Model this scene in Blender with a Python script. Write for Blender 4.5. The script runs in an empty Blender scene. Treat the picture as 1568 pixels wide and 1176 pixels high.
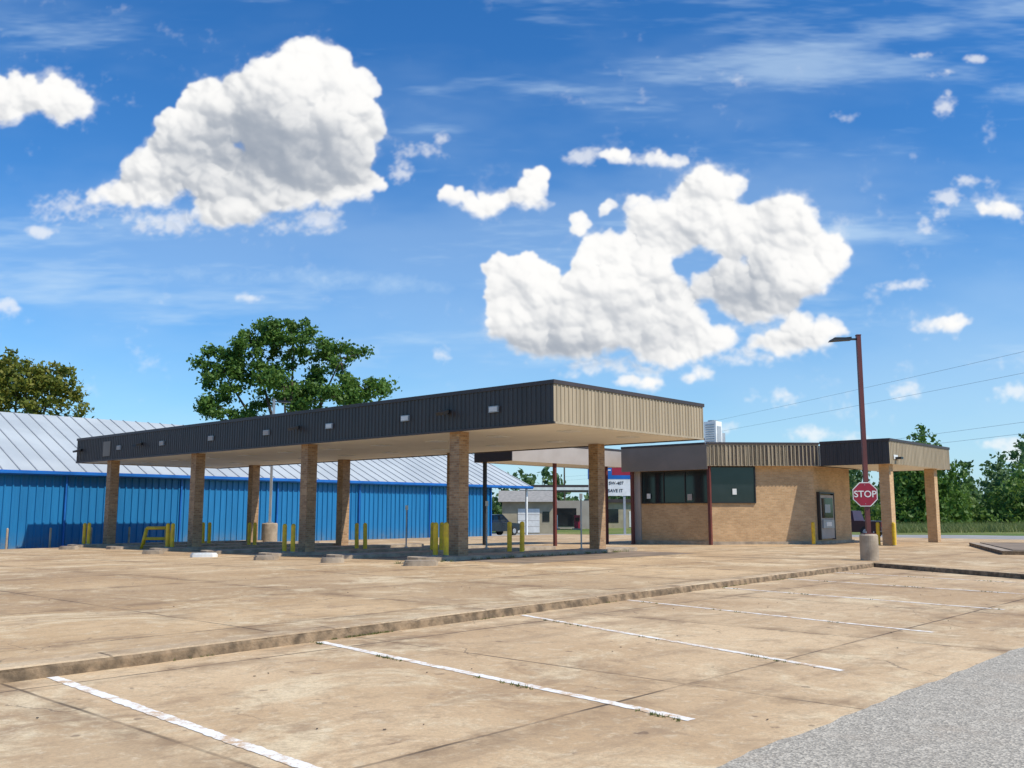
import bpy, math, random
import numpy as np
from mathutils import Vector, Matrix
random.seed(4); rng=np.random.default_rng(7)
sc=bpy.context.scene
col=sc.collection
OX,OY,ANG=1.24,27.4,math.radians(47.68)
cw,sw=math.cos(ANG),math.sin(ANG)
def W(w,u): return (OX+cw*w-sw*u, OY+sw*w+cw*u)
BR=[(-4000,0),(4,0),(13,-.12),(30,-.2),(36.5,-.5),(4000,-.5)]
def gz(u):
    for (a,za),(b,zb) in zip(BR,BR[1:]):
        if a<=u<=b: return za+(zb-za)*(u-a)/(b-a)
    return -.5
# ------------------------------------------------------------ materials
def newmat(name):
    m=bpy.data.materials.new(name); m.use_nodes=True
    nt=m.node_tree; b=nt.nodes['Principled BSDF']; return m,nt,b
def nd(nt,t,**k):
    n=nt.nodes.new(t)
    for a,v in k.items(): setattr(n,a,v)
    return n
def val(nt,sock,v):
    if hasattr(v,'is_linked') or hasattr(v,'links'): nt.links.new(v,sock)
    else: sock.default_value=v
def mth(nt,op,a,b=None,c=None,clamp=False):
    n=nd(nt,'ShaderNodeMath',operation=op); n.use_clamp=clamp
    val(nt,n.inputs[0],a)
    if b is not None: val(nt,n.inputs[1],b)
    if c is not None: val(nt,n.inputs[2],c)
    return n.outputs[0]
def vm(nt,op,a,b=None,out=0):
    n=nd(nt,'ShaderNodeVectorMath',operation=op)
    val(nt,n.inputs[0],a)
    if b is not None: val(nt,n.inputs[1],b)
    return n.outputs[out]
def noise(nt,vec,scale,detail=4,rough=.55,dist=0):
    n=nd(nt,'ShaderNodeTexNoise'); nt.links.new(vec,n.inputs['Vector'])
    n.inputs['Scale'].default_value=scale; n.inputs['Detail'].default_value=detail
    n.inputs['Roughness'].default_value=rough; n.inputs['Distortion'].default_value=dist
    return n.outputs[0]
def mrange(nt,v,a,b,c=0.,d=1.,smooth=True):
    n=nd(nt,'ShaderNodeMapRange'); n.interpolation_type='SMOOTHSTEP' if smooth else 'LINEAR'
    val(nt,n.inputs[0],v)
    for i,x in zip((1,2,3,4),(a,b,c,d)): n.inputs[i].default_value=x
    return n.outputs[0]
def mixc(nt,f,a,b,blend='MIX'):
    n=nd(nt,'ShaderNodeMix',data_type='RGBA',blend_type=blend)
    val(nt,n.inputs[0],f)
    for s,x in ((n.inputs[6],a),(n.inputs[7],b)):
        if isinstance(x,(tuple,list)): s.default_value=(x[0],x[1],x[2],1)
        else: nt.links.new(x,s)
    return n.outputs[2]
def bump(nt,b,h,strength=.3,dist=.02):
    n=nd(nt,'ShaderNodeBump'); n.inputs['Strength'].default_value=strength; n.inputs['Distance'].default_value=dist
    nt.links.new(h,n.inputs['Height']); nt.links.new(n.outputs[0],b.inputs['Normal'])
def simple(name,c1,c2=None,scale=3,rough=.7,metal=0,bmp=0,detail=5,spec=.5):
    m,nt,b=newmat(name)
    tc=nd(nt,'ShaderNodeNewGeometry').outputs['Position']
    if c2 is None: c2=tuple(x*.75 for x in c1)
    n=noise(nt,tc,scale,detail)
    f=mrange(nt,n,.3,.7)
    nt.links.new(mixc(nt,f,c1,c2),b.inputs['Base Color'])
    b.inputs['Roughness'].default_value=rough; b.inputs['Metallic'].default_value=metal
    b.inputs['Specular IOR Level'].default_value=spec
    if bmp: bump(nt,b,noise(nt,tc,scale*6,4),bmp,.02)
    return m
def loc_coords(nt):
    p=nd(nt,'ShaderNodeNewGeometry').outputs['Position']
    r=nd(nt,'ShaderNodeVectorRotate',rotation_type='Z_AXIS')
    nt.links.new(p,r.inputs['Vector']); r.inputs['Center'].default_value=(OX,OY,0); r.inputs['Angle'].default_value=-ANG
    s=vm(nt,'SUBTRACT',r.outputs[0],(OX,OY,0))
    return p,s
def noise_col(nt,vec,scale,detail=3):
    n=nd(nt,'ShaderNodeTexNoise'); nt.links.new(vec,n.inputs['Vector']); n.inputs['Scale'].default_value=scale
    n.inputs['Detail'].default_value=detail
    return vm(nt,'SUBTRACT',n.outputs[1],(.5,.5,.5))
def concrete(name,light=(.70,.485,.262),dark=(.485,.31,.152),joints=3.9,off=(0,0),k=1.0):
    m,nt,b=newmat(name)
    p,l=loc_coords(nt)
    c=mixc(nt,mrange(nt,noise(nt,p,.16,5,.6,.4),.40,.60),tuple(x*k for x in light),tuple(x*k for x in dark))
    sc_=nd(nt,'ShaderNodeTexWhiteNoise',noise_dimensions='2D')
    cell=vm(nt,'FLOOR',vm(nt,'MULTIPLY',vm(nt,'ADD',l,(100+off[0],100+off[1],0)),(1/joints,1/joints,0))); nt.links.new(cell,sc_.inputs['Vector'])
    c=mixc(nt,mth(nt,'MULTIPLY',sc_.outputs['Value'],.38),c,(.37*k,.25*k,.14*k))
    c=mixc(nt,mrange(nt,noise(nt,p,.45,9,.74,.9),.50,.62,0,.7),c,(.84*k,.68*k,.43*k))
    c=mixc(nt,mrange(nt,noise(nt,p,.8,9,.74,1.2),.52,.64,0,.62),c,(.34*k,.22*k,.125*k))
    st=vm(nt,'MULTIPLY',l,(.35,2.2,1)); c=mixc(nt,mrange(nt,noise(nt,st,.8,8,.72),.51,.64,0,.55),c,(.40*k,.27*k,.155*k))
    c=mixc(nt,mrange(nt,noise(nt,p,3.0,8,.76,.5),.50,.66,0,.5),c,(.38*k,.26*k,.15*k))
    c=mixc(nt,mrange(nt,noise(nt,p,6.5,7,.74,.5),.52,.66,0,.42),c,(.82*k,.69*k,.47*k))
    fine=noise(nt,p,38,5,.75)
    c=mixc(nt,mrange(nt,fine,.35,.7,0,.42),c,(.30*k,.22*k,.145*k),'MIX')
    spots=mrange(nt,noise(nt,p,5.5,3,.5),.68,.73,0,.6); c=mixc(nt,spots,c,(.16,.105,.07))
    sep=nd(nt,'ShaderNodeSeparateXYZ'); 
    wob=vm(nt,'ADD',l,vm(nt,'MULTIPLY',noise_col(nt,p,1.3),(.03,.03,0))); nt.links.new(wob,sep.inputs[0])
    jx=mth(nt,'PINGPONG',mth(nt,'ADD',sep.outputs[0],100+off[0]),joints/2)
    jy=mth(nt,'PINGPONG',mth(nt,'ADD',sep.outputs[1],100+off[1]),joints/2)
    jm=mth(nt,'MINIMUM',jx,jy)
    j=mrange(nt,jm,.008,.028,1,0)
    tone=mth(nt,'MULTIPLY',mrange(nt,jm,.0,.5,.62,0),mrange(nt,noise(nt,p,1.1,7,.72),.44,.60)); c=mixc(nt,tone,c,(.23*k,.145*k,.08*k))
    jmask=mth(nt,'MULTIPLY',j,mrange(nt,noise(nt,p,.7,4),.35,.6,.25,.9))
    c=mixc(nt,jmask,c,(.10,.07,.045))
    v=nd(nt,'ShaderNodeTexVoronoi',feature='DISTANCE_TO_EDGE'); v.inputs['Scale'].default_value=.32
    nt.links.new(vm(nt,'ADD',p,vm(nt,'MULTIPLY',noise_col(nt,p,1.1,6),(1.2,1.2,0))),v.inputs['Vector'])
    ck=mth(nt,'MULTIPLY',mrange(nt,v.outputs['Distance'],.001,.004,1,0),mrange(nt,noise(nt,p,.33,3),.5,.6,0,.5))
    c=mixc(nt,ck,c,(.12,.085,.06))
    nt.links.new(c,b.inputs['Base Color']); b.inputs['Roughness'].default_value=.88
    b.inputs['Specular IOR Level'].default_value=.25
    h=mth(nt,'SUBTRACT',mth(nt,'MULTIPLY',fine,.4),mth(nt,'ADD',jmask,ck)); bump(nt,b,h,.5,.02)
    return m
def brick(name,c1,c2,mortar):
    m,nt,b=newmat(name)
    uv=nd(nt,'ShaderNodeTexCoord').outputs['UV']
    t=nd(nt,'ShaderNodeTexBrick'); nt.links.new(uv,t.inputs['Vector'])
    t.inputs['Color1'].default_value=(*c1,1); t.inputs['Color2'].default_value=(*c2,1); t.inputs['Mortar'].default_value=(*mortar,1)
    t.inputs['Scale'].default_value=1; t.inputs['Mortar Size'].default_value=.008; t.inputs['Brick Width'].default_value=.22
    t.inputs['Row Height'].default_value=.078; t.inputs['Bias'].default_value=.0; t.inputs['Mortar Smooth'].default_value=.2
    pos=nd(nt,'ShaderNodeNewGeometry').outputs['Position']
    c=mixc(nt,mrange(nt,noise(nt,pos,1.2,6,.6),.35,.7,0,.35),t.outputs[0],tuple(x*.6 for x in c2))
    c=mixc(nt,mrange(nt,noise(nt,pos,18,3,.6),.5,.7,0,.35),c,tuple(x*1.2 for x in c1))
    nt.links.new(c,b.inputs['Base Color']); b.inputs['Roughness'].default_value=.85
    bump(nt,b,mth(nt,'SUBTRACT',1.,t.outputs[1]),.5,.01)
    return m
def leafmat(name,c1,c2,c3):
    m,nt,b=newmat(name)
    pos=nd(nt,'ShaderNodeNewGeometry')
    n=mrange(nt,noise(nt,pos.outputs['Position'],.45,3),.35,.65)
    c=mixc(nt,n,c1,c2); 
    c=mixc(nt,mth(nt,'MULTIPLY',pos.outputs['Random Per Island'],.6),c,c3)
    nt.links.new(c,b.inputs['Base Color']); b.inputs['Roughness'].default_value=.55; b.inputs['Specular IOR Level'].default_value=.3
    tr=nd(nt,'ShaderNodeBsdfTranslucent'); nt.links.new(c,tr.inputs[0])
    mx=nd(nt,'ShaderNodeMixShader'); mx.inputs[0].default_value=.4
    nt.links.new(b.outputs[0],mx.inputs[1]); nt.links.new(tr.outputs[0],mx.inputs[2])
    nt.links.new(mx.outputs[0],nt.nodes['Material Output'].inputs[0]); return m
def siding(name,c1,c2,dirty=True):
    m,nt,b=newmat(name); p,l=loc_coords(nt)
    st=vm(nt,'MULTIPLY',l,(3,3,.25)); c=mixc(nt,mrange(nt,noise(nt,st,1,6,.65),.35,.7),c1,c2)
    if dirty:
        sp=nd(nt,'ShaderNodeSeparateXYZ'); nt.links.new(p,sp.inputs[0])
        dirt=mth(nt,'MULTIPLY',mrange(nt,sp.outputs[2],-.5,.6,1,0),mrange(nt,noise(nt,p,2,6,.7),.4,.7,.1,.6))
        c=mixc(nt,dirt,c,(.16,.18,.19))
    nt.links.new(c,b.inputs['Base Color']); b.inputs['Roughness'].default_value=.45; return m

M_conc=concrete('concrete_slab')
M_park=concrete('concrete_parking',(.73,.525,.305),(.55,.365,.195),4.4,(1.2,.6))
M_kerb=concrete('kerb_concrete',(.70,.52,.32),(.48,.33,.19),3.0,(.5,1.5),.95)
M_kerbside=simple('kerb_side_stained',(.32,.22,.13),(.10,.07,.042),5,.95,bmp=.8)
M_fas=siding('ribbed_fascia_tan',(.43,.34,.225),(.32,.25,.16),False)
M_fasd=siding('ribbed_fascia_shaded',(.058,.047,.044),(.042,.034,.032),False)  # darker copy of the tan fascia, shade of the sunless faces put into its colour
M_cap=simple('dark_cap_trim',(.06,.042,.04),(.045,.033,.03),1,.5)
M_soff=simple('soffit_cream',(.86,.82,.72),(.76,.72,.63),.35,.7)
M_roof=simple('flat_roof_gravel',(.35,.33,.3),(.25,.24,.22),3,.9)
M_brk=brick('tan_brick',(.64,.405,.21),(.50,.30,.145),(.52,.40,.26))
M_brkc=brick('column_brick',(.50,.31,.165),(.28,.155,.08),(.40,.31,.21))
M_grey=simple('greige_panel',(.42,.37,.33),(.37,.32,.28),1,.6)
M_grey2=simple('taupe_panel',(.24,.20,.16),(.20,.17,.135),1,.6)
M_win=simple('dark_glass',(.012,.016,.02),(.02,.025,.03),1,.06)
M_fr=simple('window_frame_dark',(.03,.025,.025),None,1,.4)
M_maroon=simple('maroon_paint',(.15,.035,.03),(.11,.03,.025),2,.45)
M_yel=simple('yellow_paint',(.82,.55,.015),(.62,.38,.03),6,.5)
M_white=simple('white_paint',(.80,.80,.78),(.66,.66,.63),2,.5)
M_blk=simple('black_fixture',(.02,.02,.022),None,2,.4)
M_metal=simple('grey_metal',(.42,.43,.44),(.34,.35,.36),2,.45,.3)
M_bwall=siding('blue_metal_siding',(.010,.175,.40),(.007,.14,.33))
M_btrim=simple('blue_trim',(.01,.14,.48),None,1,.4)
M_broof=simple('galvanised_roof',(.56,.59,.58),(.46,.49,.49),.3,.5,.15)
M_isl=simple('island_concrete',(.46,.37,.27),(.28,.22,.16),2.5,.9,bmp=.4)
M_shade_mulch=simple('lane_shade_and_mulch',(.30,.22,.15),(.18,.135,.09),.8,.85,bmp=.2)  # brown shared by the painted canopy shade on the lanes and the island mulch
M_red=simple('stop_sign_red',(.33,.015,.04),(.28,.012,.03),3,.4)
M_rub=simple('tyre_rubber',(.02,.02,.02),None,5,.8)
M_trunk=simple('bark',(.12,.09,.065),(.07,.05,.04),4,.9,bmp=.6)
M_leaf=leafmat('green_leaves',(.10,.205,.034),(.06,.145,.027),(.18,.27,.05))
M_leaf2=leafmat('olive_leaves',(.19,.22,.03),(.11,.155,.025),(.29,.25,.045))
M_leaf3=leafmat('shrub_leaves',(.13,.235,.04),(.08,.165,.035),(.20,.28,.06))
M_leaf4=leafmat('far_leaves',(.11,.20,.07),(.08,.15,.055),(.15,.23,.08))
M_tall=leafmat('verge_grass',(.17,.23,.06),(.10,.15,.04),(.33,.32,.13))
M_weed=leafmat('weed_blades',(.13,.18,.04),(.09,.13,.04),(.28,.25,.09))
def asphalt(name,c1,c2):
    m,nt,b=newmat(name); p=nd(nt,'ShaderNodeNewGeometry').outputs['Position']
    v=nd(nt,'ShaderNodeTexVoronoi'); v.inputs['Scale'].default_value=60; nt.links.new(p,v.inputs['Vector'])
    c=mixc(nt,mrange(nt,noise(nt,p,.5,5),.35,.65),c1,c2)
    sp=nd(nt,'ShaderNodeSeparateColor'); nt.links.new(v.outputs['Color'],sp.inputs[0])
    c=mixc(nt,mrange(nt,sp.outputs[0],.15,.95,.0,.9,False),tuple(x*.6 for x in c1),mixc(nt,.5,c,tuple(min(1,x*1.9) for x in c1)))
    c=mixc(nt,mrange(nt,noise(nt,p,7,6,.7),.4,.7,0,.35),c,tuple(x*.55 for x in c2))
    c=mixc(nt,mrange(nt,noise(nt,p,1.3,6,.7),.48,.68,0,.4),c,(.42,.34,.25))
    nt.links.new(c,b.inputs['Base Color']); b.inputs['Roughness'].default_value=.9; bump(nt,b,v.outputs['Distance'],.5,.01); return m
M_asp=asphalt('aggregate_asphalt',(.46,.41,.325),(.40,.35,.275))
M_road=simple('far_road',(.36,.35,.33),(.28,.27,.26),.5,.9)
def stripe_mat():
    m,nt,b=newmat('worn_white_stripe'); p=nd(nt,'ShaderNodeNewGeometry').outputs['Position']
    w=mth(nt,'MAXIMUM',mrange(nt,noise(nt,p,5,8,.8),.46,.60),mrange(nt,noise(nt,p,1.1,4,.6),.55,.70,0,.7))
    c=mixc(nt,w,(.87,.83,.75),(.62,.43,.26)); nt.links.new(c,b.inputs['Base Color']); b.inputs['Roughness'].default_value=.8; return m
M_stripe=stripe_mat()
def grass_mat():
    m,nt,b=newmat('grass_field'); p=nd(nt,'ShaderNodeNewGeometry').outputs['Position']
    c=mixc(nt,mrange(nt,noise(nt,p,.08,6,.6),.35,.65),(.13,.20,.05),(.24,.25,.09))
    c=mixc(nt,mrange(nt,noise(nt,p,2,6,.7),.45,.7,0,.6),c,(.08,.12,.035))
    nt.links.new(c,b.inputs['Base Color']); b.inputs['Roughness'].default_value=.95; b.inputs['Specular IOR Level'].default_value=.1
    bump(nt,b,noise(nt,p,3,6,.7),1,.2); return m
M_grass=grass_mat()
# ------------------------------------------------------------ mesh builder
class MB:
    def __init__(s): s.v=[];s.f=[];s.m=[];s.mats=[]
    def mi(s,m):
        if m not in s.mats: s.mats.append(m)
        return s.mats.index(m)
    def add(s,vs,fs,m):
        o=len(s.v); s.v+= [tuple(x) for x in vs]; k=s.mi(m)
        for f in fs: s.f.append(tuple(i+o for i in f)); s.m.append(k)
    def box(s,x0,x1,y0,y1,z0,z1,m):
        s.add([(x0,y0,z0),(x1,y0,z0),(x1,y1,z0),(x0,y1,z0),(x0,y0,z1),(x1,y0,z1),(x1,y1,z1),(x0,y1,z1)],
              [(0,3,2,1),(4,5,6,7),(0,1,5,4),(1,2,6,5),(2,3,7,6),(3,0,4,7)],m)
    def obox(s,c,sx,sy,sz,m,rz=0,rx=0,ry=0):
        R=Matrix.Translation(c)@Matrix.Rotation(rz,4,'Z')@Matrix.Rotation(ry,4,'Y')@Matrix.Rotation(rx,4,'X')
        vs=[R@Vector((a*sx/2,b*sy/2,cc*sz/2)) for cc in(-1,1) for a,b in((-1,-1),(1,-1),(1,1),(-1,1))]
        s.add(vs,[(0,3,2,1),(4,5,6,7),(0,1,5,4),(1,2,6,5),(2,3,7,6),(3,0,4,7)],m)
    def prism(s,poly,z0,z1,m,mside=None,bottom=True):
        n=len(poly); vs=[(x,y,z0) for x,y in poly]+[(x,y,z1) for x,y in poly]
        s.add(vs,[tuple(range(n,2*n))]+([tuple(range(n-1,-1,-1))] if bottom else []),m)
        s.add(vs,[(i,(i+1)%n,n+(i+1)%n,n+i) for i in range(n)],mside or m)
    def tube(s,p0,p1,r0,r1,m,n=10,caps=True):
        p0=Vector(p0);p1=Vector(p1);d=(p1-p0).normalized()
        a=d.orthogonal().normalized(); b=d.cross(a)
        vs=[]
        for p,r in((p0,r0),(p1,r1)):
            for i in range(n):
                t=2*math.pi*i/n; vs.append(p+a*math.cos(t)*r+b*math.sin(t)*r)
        fs=[(i,(i+1)%n,n+(i+1)%n,n+i) for i in range(n)]
        if caps: fs+=[tuple(range(n-1,-1,-1)),tuple(range(n,2*n))]
        s.add(vs,fs,m)
    def corr(s,p0,p1,z0,z1,nrm,m,pitch=.2,d=.03,prof=((0,0),(.62,0),(.70,1),(.92,1))):
        p0=Vector((*p0,0));p1=Vector((*p1,0));L=(p1-p0).length;t=(p1-p0)/L;nv=Vector((*nrm,0))
        n=max(1,round(L/pitch)); pt=L/n; pts=[]
        for i in range(n):
            for a,b in prof: pts.append(p0+t*(i+a)*pt+nv*b*d)
        pts.append(p1); k=len(pts)
        vs=[(p.x,p.y,z0) for p in pts]+[(p.x,p.y,z1) for p in pts]
        s.add(vs,[(i,i+1,k+i+1,k+i) for i in range(k-1)],m)
    def obj(s,name,parent=None,loc=None,rz=0,smooth=False):
        me=bpy.data.meshes.new(name); me.from_pydata(s.v,[],s.f); me.update()
        for m in s.mats: me.materials.append(m)
        me.polygons.foreach_set('material_index',s.m)
        uvl=me.uv_layers.new(name='UV')
        for p in me.polygons:
            n=p.normal
            if abs(n.z)>.9: t=None
            else: t=Vector((-n.y,n.x,0)).normalized()
            for li in p.loop_indices:
                co=me.vertices[me.loops[li].vertex_index].co
                uvl.data[li].uv=(co.x,co.y) if t is None else (co.dot(t),co.z)
        if smooth: 
            for p in me.polygons: p.use_smooth=len(p.vertices)==4
        o=bpy.data.objects.new(name,me); col.objects.link(o)
        if parent: o.parent=parent
        if loc: o.location=loc
        o.rotation_euler[2]=rz
        return o
def empty(name,loc=(0,0,0),rz=0):
    e=bpy.data.objects.new(name,None); col.objects.link(e); e.location=loc; e.rotation_euler[2]=rz; return e
LOC=(OX,OY,0)
def text(s,parent,loc,size,mat,rot=(math.pi/2,0,0),ext=.003,name='lettering'):
    c=bpy.data.curves.new(name,'FONT'); c.body=s; c.size=size; c.extrude=ext; c.align_x='CENTER'; c.align_y='CENTER'; c.offset=size*.012
    c.materials.append(mat); o=bpy.data.objects.new(name,c); col.objects.link(o); o.parent=parent; o.location=loc; o.rotation_euler=rot; return o
# ------------------------------------------------------------ ground
g=MB()
for (a,za),(b,zb) in zip(BR,BR[1:]):
    for w0,w1 in((-4000,-60),(-60,60),(60,4000)):
        g.add([(w0,a,za-.14),(w1,a,za-.14),(w1,b,zb-.14),(w0,b,zb-.14)],[(0,1,2,3)],M_grass)
g.obj('ground',None,LOC,ANG)
p=MB()
poly=[(-45,-9.08),(7.24,-6.47),(2.8,-14.3),(37.5,-14.3),(37.5,4),(-45,4)]
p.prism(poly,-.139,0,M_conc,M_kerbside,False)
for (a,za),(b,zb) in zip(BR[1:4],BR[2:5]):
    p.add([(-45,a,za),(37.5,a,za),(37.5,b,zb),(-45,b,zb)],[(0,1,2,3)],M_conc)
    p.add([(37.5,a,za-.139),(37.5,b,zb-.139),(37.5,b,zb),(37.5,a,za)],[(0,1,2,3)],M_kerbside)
p.add([(-45,36.5,-.5),(37.5,36.5,-.5),(37.5,56,-.5),(-45,56,-.5)],[(0,1,2,3)],M_conc)
p.obj('concrete_forecourt',None,LOC,ANG)
p=MB(); p.add([(-45,-14.4,-.12),(9,-14.4,-.12),(9,-5.8,-.12),(-45,-5.8,-.12)],[(0,1,2,3)],M_park); p.obj('parking_lot',None,LOC,ANG)
p=MB(); n=1400; xs=np.linspace(-45,60,n); jit=np.interp(xs,np.linspace(-45,60,120),rng.normal(0,.022,120))+np.interp(xs,np.linspace(-45,60,700),rng.normal(0,.012,700))
vs=[(x,-14.3+j,-.114) for x,j in zip(xs,jit)]+[(x,-30,-.114) for x in xs]
p.add(vs,[(i,n+i,n+i+1,i+1) for i in range(n-1)],M_asp); p.obj('near_road',None,LOC,ANG)
p=MB()
for (a,za),(b,zb) in zip(BR,BR[1:]):
    a=max(a,-300);b=min(b,300)
    p.add([(38.5,a,za-.12),(52,a,za-.12),(52,b,zb-.12),(38.5,b,zb-.12)],[(0,1,2,3)],M_road)
    p.add([(45.1,a,za-.116),(45.25,a,za-.116),(45.25,b,zb-.116),(45.1,b,zb-.116)],[(0,1,2,3)],M_yel)
p.obj('highway',None,LOC,ANG)
def kerb(name,a,b,width,inward):
    a=Vector(a);b=Vector(b);L=(b-a).length;t=(b-a)/L;nv=Vector(inward)
    n=int(L/.1); mb=MB(); vs=[]
    ctl=np.arange(0,n+10,6); ch=np.interp(np.arange(n+1),ctl,rng.normal(0,.012,len(ctl)))
    chip=0
    for i in range(n+1):
        q=a+t*L*i/n
        if random.random()<.04: chip=random.uniform(.02,.08)
        chip*=.55
        e=ch[i]+random.gauss(0,.006)+chip
        joint=(i%30==0)
        zt=.012-(.014 if joint else 0)
        for off,z in((-.035+e*.5,-.125),(-.02+e,-.03),(.0+e,zt-.012),(.035+e,zt-chip*.3),(width,zt),(width+.003,-.01)):
            r=q+nv*off; vs.append((r.x,r.y,z))
    fs=[];fs2=[]
    for i in range(n):
        for j in range(5):
            f=(i*6+j,(i+1)*6+j,(i+1)*6+j+1,i*6+j+1); (fs2 if j<2 else fs).append(f)
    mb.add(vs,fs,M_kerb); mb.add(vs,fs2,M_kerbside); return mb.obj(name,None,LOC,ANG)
kd=Vector((7.24+45,-6.47+9.08)).normalized(); kerb('kerb',(-45,-9.08),(7.24,-6.47),.32,(-kd.y,kd.x))
k2=Vector((2.8-7.24,-14.3+6.47)).normalized(); kerb('kerb',(7.24,-6.47),(2.8,-14.3),.2,(-k2.y,k2.x))
st=MB()
S=[((-4.57,9.53),(-.3,5.2)),((-2.43,12.07),(1.42,7.6)),((.167,15.16),(3.42,9.9)),((2.16,17.75),(5.75,13.0)),((4.6,20.6),(8.3,16.0)),((6.8,23.4),(10.4,18.9)),((8.8,25.9),(12.2,21.6))]
for i,(a,b) in enumerate(S):
    a=Vector(a);b=Vector(b);t=(b-a).normalized();nn=Vector((-t.y,t.x))*(.06 if i<2 else .052); L=(b-a).length;k=120
    vs=[]
    for j in range(k+1):
        q=a+t*L*j/k
        for sgn in(1,-1):
            r=q+nn*sgn*random.uniform(.8,1.1); vs.append((r.x,r.y,-.116))
    st.add(vs,[(2*j,2*j+1,2*j+3,2*j+2) for j in range(k)],M_stripe)
st.obj('parking_stripes')
def weeds(name,pts,h=.09,blades=14,spread=.12,mat=None,wd=.012):
    mb=MB()
    for (x,y,z) in pts:
        for _ in range(blades):
            a=random.random()*6.28;r=random.random()*spread;hh=h*random.uniform(.4,1.3);bx=x+r*math.cos(a);by=y+r*math.sin(a)
            a2=random.random()*6.28;d=Vector((math.cos(a2),math.sin(a2)))*wd; le=Vector((random.gauss(0,1),random.gauss(0,1)))*hh*.5
            mb.add([(bx-d.x,by-d.y,z),(bx+d.x,by+d.y,z),(bx+le.x,by+le.y,z+hh)],[(0,1,2)],mat or M_weed)
    return mb.obj(name)
pts=[]
for i,(a,b) in enumerate(S):
    if i==0: continue
    for _ in range(190 if i<2 else 60):
        t=random.random()
        if math.sin(t*19+i*2)+.5*math.sin(t*47+i)<.45: continue
        pts.append((a[0]+(b[0]-a[0])*t-.075+random.gauss(0,.012),a[1]+(b[1]-a[1])*t-.06+random.gauss(0,.012),-.118))
for _ in range(300):
    t=random.choice([random.uniform(-20,7),random.uniform(-15,-12.5),random.uniform(-4,2)]); u=-9.08+(t+45)*.04996-.05
    if math.sin(t*2.3)<.1: continue
    pts.append((*W(t,u),-.118))
weeds('weeds',pts,.026,6,.03,None,.005)
pts=[(*W(random.uniform(-3,0),random.uniform(3.2,4.0)),0) for _ in range(12)]+[(*W(random.uniform(-1,9),3.8+random.gauss(0,.03)),0) for _ in range(26)]
weeds('weeds',pts,.09,12,.12)
mb=MB()
for _ in range(110):
    w_=random.uniform(-20,7); u_=random.uniform(-14,-7.6) if random.random()<.5 else random.uniform(-6.5,3); z=-.112 if u_<-7.5 else .006
    if -8.6<u_<-6: continue
    x,y=W(w_,u_); mb.obox((x,y,z),random.uniform(.008,.03),random.uniform(.006,.014),.006,M_trunk,rz=random.random()*3)
mb.obj('leaf_litter')
# ------------------------------------------------------------ drive-through canopy
CW,CL,Z0,Z1=8.5,33.2,4.15,5.42
can=empty('drive_through_canopy',LOC,ANG)
f=MB()
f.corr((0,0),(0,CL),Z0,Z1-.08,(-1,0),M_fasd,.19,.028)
f.corr((0,0),(CW,0),Z0,Z1-.08,(0,-1),M_fas,.19,.028)
f.corr((CW,0),(CW,CL),Z0,Z1-.08,(1,0),M_fas,.19,.028)
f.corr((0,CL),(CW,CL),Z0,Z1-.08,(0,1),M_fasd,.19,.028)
f.obj('fascia',can)
t=MB()
for z0,z1,o in((Z1-.1,Z1+.02,.05),(Z0-.03,Z0+.035,.038)):
    t.box(-o,.03,-o,CL+o,z0,z1,M_cap); t.box(CW-.03,CW+o,-o,CL+o,z0,z1,M_cap)
    mm=M_cap if z0>4.5 else M_fas
    t.box(.03,CW-.03,-o,.03,z0,z1,mm); t.box(.03,CW-.03,CL-.03,CL+o,z0,z1,mm)
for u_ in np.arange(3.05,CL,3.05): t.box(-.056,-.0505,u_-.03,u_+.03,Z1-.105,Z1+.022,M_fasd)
t.obj('edge_trim',can)
s=MB(); s.box(.03,CW-.03,.03,CL-.03,Z0+.01,Z0+.06,M_soff); s.box(.03,CW-.03,.03,CL-.03,Z1-.3,Z1-.2,M_roof)
for t_ in np.arange(1.5,CL,3.2):
    for w_ in(2.6,5.9): s.box(w_-.3,w_+.3,t_-.3,t_+.3,Z0-.02,Z0+.008,M_white)
s.obj('soffit',can)
c=MB()
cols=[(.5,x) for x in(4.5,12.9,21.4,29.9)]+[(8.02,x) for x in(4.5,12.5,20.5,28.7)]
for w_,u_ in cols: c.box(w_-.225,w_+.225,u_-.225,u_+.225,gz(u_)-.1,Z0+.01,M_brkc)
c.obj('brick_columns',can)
l=MB()
for u_ in(2.4,6.6,10.9,15.1,19.4,23.8,28.2): 
    l.box(-.09,-.028,u_-.2,u_+.2,4.62,4.82,M_metal); l.box(-.10,-.09,u_-.17,u_+.17,4.65,4.79,M_white if u_<12 else M_grey)
for u_ in(4.5,12.9,25.8,32.6):
    l.box(-.12,-.028,u_-.07,u_+.07,4.72,4.86,M_blk); l.obox((-.28,u_,4.74),.30,.34,.10,M_blk,ry=math.radians(-18)); l.tube((-.1,u_,4.8),(-.25,u_,4.78),.025,.025,M_blk,8)
l.box(-.05,-.03,29.2,30.0,4.35,5.1,M_grey2)
l.obj('wall_lights',can)
for i,u_ in enumerate((4.5,8.7,12.9,17.1,21.4,25.6,29.9)):
    mb=MB(); w0,w1,hw=-.9,9.6,.62; pl=[]
    for k in range(9): a=math.pi/2+math.pi*k/8; pl.append((w0+math.cos(a)*hw,u_+math.sin(a)*hw))
    for k in range(9): a=-math.pi/2+math.pi*k/8; pl.append((w1+math.cos(a)*hw,u_+math.sin(a)*hw))
    z=gz(u_); mb.prism(pl,z-.12,z+.13,M_isl,M_isl,False); mb.obj('concrete_island',None,LOC,ANG)
mb=MB()
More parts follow.
